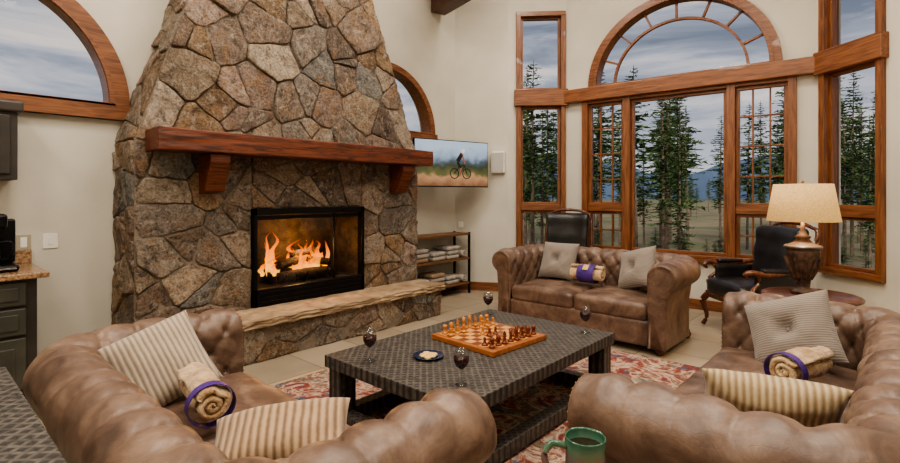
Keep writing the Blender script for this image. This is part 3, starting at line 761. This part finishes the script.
# ---------------- end table + mug ----------------
et=empty('end_table')
box('top',(-.63,.74,.715),(-.18,1.22,.75),orangew,et,None,.01)
for x in (-.61,-.24):
    for y in (.76,1.16): box('leg',(x,y,0),(x+.04,y+.04,.72),orangew,et,None,.004)
box('shelf',(-.60,.77,.2),(-.21,1.19,.22),orangew,et,None,.004)
mg=empty('coffee_mug',TR((-.565,1.115,.75),math.radians(0)))
mugm,nt,b,o=newmat('glazed_mug'); v=coords(nt); sx=nt.nodes.new('ShaderNodeSeparateXYZ'); nt.links.new(v,sx.inputs[0])
n=noisen(nt,v,30,3); mm=nt.nodes.new('ShaderNodeMath'); mm.operation='MULTIPLY_ADD'; nt.links.new(n.outputs[0],mm.inputs[0]); mm.inputs[1].default_value=.03; nt.links.new(sx.outputs[2],mm.inputs[2])
nt.links.new(ramp(nt,mm.outputs[0],[(.0,lin((60,40,70))),(.085,lin((120,104,108))),(.105,lin((90,124,104))),(.13,lin((46,86,66)))]),b.inputs['Base Color']); b.inputs['Roughness'].default_value=.15
lathe('cup',[(0,0),(.038,0),(.043,.012),(.047,.05),(.046,.09),(.049,.116),(.047,.119),(.044,.114),(.043,.02),(0,.012)],mugm,mg,None,36)
lathe('coffee',[(0,.09),(.044,.09),(.044,.094),(0,.094)],flat('coffee',(46,28,18),.1),mg,None,30)
tube('handle',[(-.032,-.031,.095),(-.060,-.056,.101),(-.073,-.067,.068),(-.058,-.054,.034),(-.032,-.031,.03)],.008,mugm,mg)

# ---------------- black chairs ----------------
def armchair(name,loc,rz,H,wood,w=.33):
    e=empty(name,TR(loc,rz))
    roundbox('seat_cushion',(0,-.02,.46),(w-.02,.31,.085),.06,blackl,e,n=12,puff=.03)
    box('seat_rail',(-w,-.32,.33),(w,.30,.40),wood,e,None,.015)
    zb=(H+.42)/2; hh=(H-.42)/2
    def bf(q,p):
        q.y+= .10*((q.z+hh)/(2*hh))+ .05*(p.x**2)*-1 ; q.x*=(1+.06*(p.z)); 
        q.y-=.015*abs(math.sin(p.z*5+.5))
        return q
    roundbox('back_cushion',(0,.26,zb),(w-.03,.075,hh),.06,blackl,e,n=14,fn=bf)
    for s in (-1,1):
        tube('back_post',[(s*(w-.02),.30,.36),(s*(w+.005),.31,.6),(s*(w+.01),.36,zb+.1),(s*(w-.01),.42,H-.05),(s*(w-.08),.43,H+.005)],[.022,.025,.022,.022,.016],wood,e)
        tube('arm',[(s*(w+.01),.33,.74),(s*(w+.03),.12,.70),(s*(w+.05),-.10,.68),(s*(w+.04),-.26,.70),(s*(w+.02),-.31,.67),(s*(w+.02),-.28,.64)],[.022,.024,.028,.028,.024,.012],wood,e)
        tube('arm_support',[(s*(w+.0),-.22,.38),(s*(w+.04),-.26,.5),(s*(w+.02),-.17,.6),(s*(w+.045),-.2,.68)],[.024,.022,.018,.022],wood,e)
        roundbox('arm_pad',(s*(w+.04),-.02,.715),(.035,.14,.022),.02,blackl,e,n=6)
        tube('front_leg',[(s*(w-.02),-.29,.36),(s*(w+.02),-.33,.27),(s*(w-.01),-.30,.12),(s*(w+.005),-.335,.02)],[.034,.036,.02,.024],wood,e)
        tube('back_leg',[(s*(w-.03),.28,.36),(s*(w-.03),.31,.18),(s*(w-.03),.37,.015)],[.026,.022,.02],wood,e)
        roundbox('side_wing',(s*(w-.0),.06,.56),(.018,.26,.12),.016,blackl,e,n=6)
    tube('crest_rail',[(-w+.07,.42,H+.0),(-w*.5,.42,H+.03),(0,.42,H+.045),(w*.5,.42,H+.03),(w-.07,.42,H+.0)],[.016,.02,.024,.02,.016],wood,e)
    spheres('nailheads',[(x*.03,-.325,.365) for x in range(-10,11)],.006,brass,e)
    return e
armchair('executive_leather_chair',(-3.32,5.96,0),math.radians(20),1.20,darkw,.30)
armchair('carved_wood_armchair',(-1.14,5.98,0),math.radians(-48),1.12,darkw,.36)
# drum table and lamp
lt=empty('pedestal_table',Matrix.Translation((-.55,5.05,0)))
lathe('top',[(0,.60),(.33,.60),(.35,.61),(.35,.625),(.33,.635),(0,.635)],darkw,lt,None,40)
lathe('pedestal',[(0,0.05),(.05,.05),(.07,.1),(.05,.18),(.03,.25),(.05,.38),(.035,.5),(.06,.58),(.1,.60),(0,.60)],darkw,lt,None,24)
for k in range(3):
    a=k*2*PI/3+.4; tube('foot_%d'%k,[(.04*math.cos(a),.04*math.sin(a),.14),(.16*math.cos(a),.16*math.sin(a),.12),(.28*math.cos(a),.28*math.sin(a),.02)],[.03,.022,.02],darkw,lt)
lp=empty('table_lamp',Matrix.Translation((-.60,5.04,.635)))
lampw=M_('aged_bronze_wood',(40,26,20),(108,80,62),14,.6,.5,30,metal=0,detail=6)
lathe('urn_base',[(0,0),(.085,0),(.09,.02),(.07,.035),(.045,.05),(.04,.07),(.055,.09),(.05,.11),(.07,.16),(.098,.24),(.118,.31),(.124,.35),(.118,.37),(.134,.385),(.118,.40),(.07,.42),(.045,.45),(.06,.47),(.03,.49),(.018,.53),(.012,.6),(0,.6)],lampw,lp,None,32)
silv=M_('pewter_band',(90,84,78),(124,116,108),20,.45,metal=.5)
lathe('rim_band',[(.125,.372),(.137,.38),(.137,.392),(.125,.40)],silv,lp,None,32)
for k in range(10):
    a=2*PI*k/10; c0,s0=math.cos(a),math.sin(a)
    tube('acanthus_leaf_%d'%k,[(.055*c0,.055*s0,.12),(.088*c0,.088*s0,.19),(.118*c0,.118*s0,.27),(.132*c0,.132*s0,.30)],[.012,.016,.012,.004],lampw,lp,n=6,k=3)
shm,nt,b,o=newmat('linen_shade'); v=coords(nt,(1,1,1)); n=noisen(nt,v,90,3); 
nt.links.new(ramp(nt,n.outputs[0],[(.3,lin((150,124,90))),(.7,lin((196,168,126)))]),b.inputs['Base Color'])
b.inputs['Roughness'].default_value=.9; b.inputs['Emission Color'].default_value=lin((255,200,120)); b.inputs['Emission Strength'].default_value=.42
sh_prof=[(.258,.60),(.208,.905),(.204,.905),(.254,.60)]
vs=[];fs=[];n_=48
for r,z in sh_prof:
    for i in range(n_): a=2*PI*i/n_; vs.append((r*math.cos(a),r*math.sin(a),z))
for j in range(4):
    for i in range(n_): fs.append((j*n_+i,j*n_+(i+1)%n_,((j+1)%4)*n_+(i+1)%n_,((j+1)%4)*n_+i))
mesh('shade',vs,fs,shm,lp)
lathe('finial',[(0,.9),(.008,.905),(.012,.92),(.006,.93),(0,.94)],brass,lp,None,12)
tube('harp',[(0,-.01,.6),(.09,0,.70),(.07,0,.85),(0,0,.905)],.003,brass,lp,n=6)

# ---------------- TV ----------------
tA=W(-.475,6.6); tB=W(.555,7.3); Mt,Lt=wallM(tA,tB); Mt=Mt.copy(); 
tv=empty('wall_mounted_television',Mt); z0,z1=1.56,2.21
box('case',(0,0,z0),(Lt,.04,z1),blackm,tv,None,.006)
skym,nt,b,o=newmat('tv_picture'); v=coords(nt); sx=nt.nodes.new('ShaderNodeSeparateXYZ'); nt.links.new(v,sx.inputs[0])
n=noisen(nt,v,6,6); mm=nt.nodes.new('ShaderNodeMath'); mm.operation='MULTIPLY_ADD'; nt.links.new(n.outputs[0],mm.inputs[0]); mm.inputs[1].default_value=.3; nt.links.new(sx.outputs[2],mm.inputs[2])
mr=nt.nodes.new('ShaderNodeMapRange'); nt.links.new(mm.outputs[0],mr.inputs[0]); mr.inputs[1].default_value=z0+.15; mr.inputs[2].default_value=z1+.15
cr=ramp(nt,mr.outputs[0],[(.0,lin((112,80,58))),(.22,lin((160,126,96))),(.30,lin((86,88,54))),(.45,lin((54,62,46))),(.54,lin((70,84,96))),(.66,lin((130,150,174))),(.85,lin((150,170,192)))])
nt.links.new(cr,b.inputs['Base Color']); nt.links.new(cr,b.inputs['Emission Color']); b.inputs['Emission Strength'].default_value=.45; b.inputs['Roughness'].default_value=.3
box('screen',(.012,-.002,z0+.015),(Lt-.012,.002,z1-.012),skym,tv,None,0)
sil=emis('tv_rider_dark',(30,30,34),.1); sil2=emis('tv_rider_skin',(150,100,80),.2)
cx=Lt*.60; cz=z0+.19
def ring(cx,cz,r,mat,nm):
    lo=[(cx+r*math.cos(2*PI*i/24),cz+r*math.sin(2*PI*i/24)) for i in range(24)]; li=[(cx+(r-.012)*math.cos(2*PI*i/24),cz+(r-.012)*math.sin(2*PI*i/24)) for i in range(24)]
    panel(nm,[lo,li],-.006,-.003,mat,tv)
def bar(p,q,w,mat,nm):
    d=Vector((q[0]-p[0],q[1]-p[1])).normalized(); n=Vector((-d.y,d.x))*w/2
    panel(nm,[[(p[0]-n.x,p[1]-n.y),(q[0]-n.x,q[1]-n.y),(q[0]+n.x,q[1]+n.y),(p[0]+n.x,p[1]+n.y)]],-.006,-.003,mat,tv)
ring(cx-.1,cz,.075,sil,'picture_wheel'); ring(cx+.11,cz,.075,sil,'picture_wheel')
for p,q,w,m_ in (((cx-.1,cz),(cx-.02,cz+.1),.01,sil),((cx-.02,cz+.1),(cx+.07,cz+.12),.012,sil),((cx+.07,cz+.12),(cx+.11,cz),.01,sil),((cx,cz),(cx+.07,cz+.11),.01,sil),((cx-.05,cz+.17),(cx+.03,cz+.28),.06,sil),((cx+.03,cz+.27),(cx+.08,cz+.14),.02,sil2),((cx-.05,cz+.16),(cx+.01,cz+.08),.03,sil),((cx+.01,cz+.08),(cx,cz-.02),.022,sil2)): bar(p,q,w,m_,'picture_rider')
panel('picture_helmet',[[(cx+.05+.032*math.cos(2*PI*i/16),cz+.32+.032*math.sin(2*PI*i/16)) for i in range(16)]],-.006,-.003,emis('tv_helmet',(200,200,205),.3),tv)
tube('mount_arm',[(.72,.04,1.9),(.62,.3,1.9),(.55,.45,1.9)],.02,blackm,tv,n=8)
# speaker, sensor
sp=empty('wall_speaker',Mb)
box('cabinet',(.58,-.09,1.78),(.78,-.002,2.10),white,sp,None,.012); box('grille',(.595,-.096,1.80),(.765,-.088,2.08),M_('speaker_grille',(176,174,168),(190,188,182),200,.7),sp,None,.006)
sw=empty('light_switch',Mf)
box('plate',(3.29,-.008,1.02),(3.39,-.0005,1.14),white,sw,None,.003); box('rocker',(3.325,-.012,1.05),(3.355,-.006,1.11),white,sw,None,.002)
sw=empty('wall_outlet',Mf)
box('plate',(3.13,-.008,1.02),(3.22,-.0005,1.14),flat('almond_plate',(170,160,138),.4),sw,None,.003); box('socket',(3.155,-.011,1.04),(3.195,-.006,1.12),white,sw,None,.002)
sw=empty('thermostat',Mb); box('body',(.06,-.02,1.50-.55),(.13,-.001,1.04),white,sw,None,.004)
# shelf
bs=empty('towel_shelf')
sx0,sx1,sy0,sy1=-5.06,-4.74,4.55,5.72
shw=M_('shelf_wood',(100,68,42),(128,90,58),4,.5,stretch=(12,1,12))
for z in (.14,.50,.86): box('board',(sx0,sy0,z),(sx1,sy1,z+.03),shw,bs)
for x in (sx0,sx1-.03):
    for y in (sy0,sy1-.03): box('upright',(x,y,0),(x+.03,y+.03,.9),blackm,bs)
rs=random.Random(5)
def folded(y,z,mt,w=.13):
    def ff(q,p): return q+Vector((0,0,noise.noise(Vector((p.x*2,p.y*3,y*9)))*.008))
    roundbox('folded_towel',(-4.895,y,z+.03),(.13,w,.03),.026,mt,bs,n=8,fn=ff)
for zi_,z in enumerate((.17,.53)):
    for k,y in enumerate((sy0+.2,sy0+.52,sy0+.83)):
        for q in range(3 if (k+zi_)%2 else 2): folded(y+rs.uniform(-.01,.01),z+q*.062,rs.choice([greytow,tantow,whitetow]),rs.uniform(.12,.14))
    rollblanket('towel_roll',.26,.07,greytow,basis((-4.88,sy0+1.05,z+.066),(1,0,0),(0,1,0)),None,turns=2).parent=bs
# cabinets left
kc=empty('base_cabinet')
box('carcass',(-5.09,-1.6,.1),(-4.44,.66,.88),cabd,kc); box('kick',(-5.09,-1.6,0),(-4.5,.66,.1),cabd,kc)
for y0 in (-1.55,-.95,-.35,.12):
    y1=y0+(.56 if y0<0.1 else .5)
    box('drawer',(-4.45,y0,.70),(-4.42,min(y1,.64)-.02,.86),cabm,kc,None,.008); box('drawer_panel',(-4.425,y0+.04,.735),(-4.412,min(y1,.64)-.06,.825),cabm,kc,None,.006)
    box('drawer_mid',(-4.45,y0,.50),(-4.42,min(y1,.64)-.02,.68),cabm,kc,None,.008); box('drawer_mid_panel',(-4.425,y0+.04,.535),(-4.412,min(y1,.64)-.06,.645),cabm,kc,None,.006)
    box('door',(-4.45,y0,.13),(-4.42,min(y1,.64)-.02,.48),cabm,kc,None,.008); box('door_panel',(-4.425,y0+.06,.19),(-4.41,min(y1,.64)-.08,.42),cabm,kc,None,.008)
    yc=(y0+min(y1,.64))/2-.01
    for zz in (.78,.59): tube('pull',[(-4.415,yc-.05,zz),(-4.39,yc-.04,zz),(-4.39,yc+.04,zz),(-4.415,yc+.05,zz)],.006,brass,kc,n=6)
    spheres('knob',[(-4.40,y0+.06,.40)],.015,brass,kc)
box('countertop',(-5.09,-1.6,.88),(-4.38,.72,.92),granite,kc,None,.008); box('backsplash',(-5.09,-1.6,.92),(-5.06,.72,1.02),granite,kc,None,.004)
uc=empty('upper_cabinet')
box('carcass',(-5.09,-1.6,1.56),(-4.78,.60,2.06),cabd,uc); box('crown',(-5.02,-1.6,2.05),(-4.74,.63,2.13),cabd,uc,None,.015)
for y0 in (-1.5,-.8,-.1): box('door',(-4.79,y0,1.6),(-4.76,y0+.66,2.03),cabd,uc,None,.008); box('door_panel',(-4.765,y0+.07,1.67),(-4.75,y0+.59,1.97),cabm,uc,None,.006)
cm=empty('coffee_maker',Matrix.Translation((-4.66,.42,.92)))
box('base',(-.14,-.16,0),(.14,.16,.05),blackm,cm,None,.02); box('column',(-.14,-.16,.05),(-.04,.16,.36),blackm,cm,None,.015); box('top',(-.14,-.16,.30),(.12,.10,.40),blackm,cm,None,.02)
box('trim_strip',(.138,-.14,.02),(.143,.14,.03),chrome,cm,None,.001)
lathe('carafe',[(0,.055),(.06,.055),(.075,.09),(.07,.16),(.045,.21),(.05,.23),(0,.23)],glassmat('dark_carafe',.12,(.25,.2,.18,1)),cm,Matrix.Translation((.04,.0,0)),24)
tube('handle',[(.06,.06,.20),(.08,.12,.20),(.08,.12,.10),(.06,.07,.08)],.01,blackm,cm)

# ---------------- outdoors ----------------
box('ground',(-300,-120,-1.7),(300,420,-1.5),grassm,None,None,0)
def pine(H,seed):
    rnd=random.Random(seed); vs=[];fs=[];mi=[]
    n=6; r0=.009*H+.02
    for j in range(7):
        t=j/6; r=r0*(1-t*.9)+.005; 
        for i in range(n): a=2*PI*i/n; vs.append((r*math.cos(a)+.08*math.sin(t*3+seed),r*math.sin(a),H*t))
    for j in range(6):
        for i in range(n): k=(i+1)%n; fs.append((j*n+i,j*n+k,(j+1)*n+k,(j+1)*n+i)); mi.append(0)
    z=H*rnd.uniform(.25,.5); zs=z
    while z<H*.99:
        f=(z-zs)/(H-zs); L=H*.10*(1-f)**.6*(.45+.55*min(1,f*4))*rnd.uniform(.5,1.3)+.08
        for b_ in range(5):
            if rnd.random()<.25: continue
            a=rnd.uniform(0,2*PI); Lb=L*rnd.uniform(.5,1.35); dz=-.2*Lb*(1-f*1.8)
            d=Vector((math.cos(a),math.sin(a),0)); s=Vector((-d.y,d.x,0))
            for q in range(9):
                t=.12+.88*q/8; c=d*Lb*t+Vector((.08*math.sin(z/H*3+seed),0,z+dz*t)); 
                w=(.22+.10*(1-t))*Lb*rnd.uniform(.7,1.3)+.03; 
                dr=(d*rnd.uniform(.3,1)+s*rnd.uniform(-1,1)+Vector((0,0,rnd.uniform(-.4,.5)))).normalized(); e_=dr.cross(Vector((rnd.uniform(-.8,.8),rnd.uniform(-.8,.8),1))).normalized()
                o_=len(vs); vs+=[c-dr*w*.4,c+e_*w*.28,c+dr*w,c-e_*w*.28]; fs.append((o_,o_+1,o_+2,o_+3)); mi.append(1)
        z+=H*.014
    me=bpy.data.meshes.new('pine'); me.from_pydata([tuple(v) for v in vs],[],fs); me.materials.append(barkm); me.materials.append(needm)
    me.polygons.foreach_set('material_index',mi); return me
variants=[pine(10,s) for s in range(10)]
forest=empty('pine_forest')
rnd=random.Random(21)
def tree(l,d,H,w=1):
    p=W(l,d); o_=bpy.data.objects.new('pine_tree',rnd.choice(variants)); s=H/10
    link(o_,forest,Matrix.Translation((p.x,p.y,-1.55))@Matrix.Rotation(rnd.uniform(0,6.28),4,'Z')@Matrix.Diagonal((s*rnd.uniform(.7,1.1)*w,s*rnd.uniform(.7,1.1)*w,s,1)))
for k in range(72):
    d=rnd.uniform(14,40); r=rnd.uniform(.08,1.02)
    tree(r*d,d,3.0+d*rnd.choice((rnd.uniform(.10,.19),rnd.uniform(.17,.27))))
for k in range(20):
    l=rnd.uniform(-1.1,-.7); d=rnd.uniform(18,40); tree(l*d,d,3+d*rnd.uniform(.15,.2))
for k in range(60):
    d=rnd.uniform(50,90); r=rnd.uniform(-.2,1.1); tree(r*d,d,3+d*rnd.uniform(.01,.05))
for k in range(40):
    d=rnd.uniform(12,24); r=rnd.uniform(.08,1.0); tree(r*d,d,rnd.uniform(.9,2.0),1.8)
vs=[];fs=[]; n=120
for i in range(n+1):
    a=-.5+2.2*i/n; p=W(math.sin(a)*320,math.cos(a)*320); h=10+16*(noise.noise(Vector((i*.09,0,0)))+.5*noise.noise(Vector((i*.3,3,0))))+10
    vs+=[(p.x,p.y,-3),(p.x,p.y,max(3,h))]
for i in range(n): fs.append((2*i,2*i+2,2*i+3,2*i+1))
mesh('mountain_ridge',vs,fs,mtnm,None,None,False,False)

# ---------------- world / lights ----------------
w=bpy.data.worlds.new('dusk_sky'); S.world=w; w.use_nodes=True; nt=w.node_tree; nt.nodes.clear()
o=nt.nodes.new('ShaderNodeOutputWorld'); bg=nt.nodes.new('ShaderNodeBackground'); nt.links.new(bg.outputs[0],o.inputs[0])
tc=nt.nodes.new('ShaderNodeTexCoord'); mp=nt.nodes.new('ShaderNodeMapping'); mp.inputs['Scale'].default_value=(1,1,5); nt.links.new(tc.outputs['Generated'],mp.inputs[0])
n=noisen(nt,mp.outputs[0],3.2,8,.58,.5)
cl=ramp(nt,n.outputs[0],[(.36,lin((100,108,124))),(.46,lin((130,136,150))),(.54,lin((164,164,172))),(.66,lin((202,192,186)))])
sx=nt.nodes.new('ShaderNodeSeparateXYZ'); nt.links.new(tc.outputs['Generated'],sx.inputs[0])
gr=ramp(nt,sx.outputs[2],[(.0,(.85,.85,.85,1)),(.12,(.25,.25,.25,1)),(.3,(0,0,0,1))])
mx=nt.nodes.new('ShaderNodeMixRGB'); nt.links.new(gr,mx.inputs[0]); nt.links.new(cl,mx.inputs[1]); mx.inputs[2].default_value=lin((204,204,210))
nt.links.new(mx.outputs[0],bg.inputs[0]); bg.inputs[1].default_value=1.0
sun=bpy.data.lights.new('pine_fill_sun','SUN'); sun.energy=1.7; sun.angle=math.radians(8); sun.color=(1,.92,.8)  # sun lamp added from the house side to brighten the pines
so=bpy.data.objects.new('pine_fill_sun',sun); C.objects.link(so); so.rotation_euler=Vector((-.35,.85,-.42)).to_track_quat('-Z','Y').to_euler()
def area(nm,loc,size,pw,col=(1,.90,.78)):
    l=bpy.data.lights.new(nm,'AREA'); l.shape='DISK'; l.size=size; l.energy=pw; l.color=col
    o_=bpy.data.objects.new(nm,l); o_.location=loc; C.objects.link(o_); return o_
fillring=M_('fill_ring_paint',(230,228,222),(236,234,228),5,.4)
for x,y in ((-3.2,.6),(-3.0,3.0),(-3.2,5.0),(-.8,.4),(-.6,2.6),(-1.0,4.8),(1.4,1.0),(-2.2,-1.4)):  # unseen fill lights added under the ceiling to light the room
    area('ceiling_fill_light',(x,y,CH-.04),.9,44 if y>0 else 60); 
    lathe('fill_light_ring',[(.09,CH-.02),(.11,CH-.02),(.11,CH-.001),(.09,CH-.001)],fillring,None,Matrix.Translation((x,y,0)),24)  # invented fixture ring dressing each added fill light
def pt(nm,loc,pw,col,r):
    l=bpy.data.lights.new(nm,'POINT'); l.energy=pw; l.color=col; l.shadow_soft_size=r
    o_=bpy.data.objects.new(nm,l); o_.location=loc; C.objects.link(o_)
pt('fire_glow',(-4.70,ym,.90),14,(1,.5,.18),.08)
pt('lamp_bulb',(-.60,5.04,1.38),16,(1,.74,.45),.05)

# camera
cam=bpy.data.cameras.new('camera'); cam.sensor_width=36; cam.lens=20; cam.shift_y=-36.5/900; cam.clip_start=.05; cam.clip_end=2000
co=bpy.data.objects.new('camera',cam); co.location=(0,0,CAM_H); co.rotation_euler=(PI/2,0,FY); C.objects.link(co); S.camera=co
S.view_settings.view_transform='AgX'
try: S.view_settings.look='AgX - Medium High Contrast'
except Exception: pass
S.view_settings.exposure=0.45
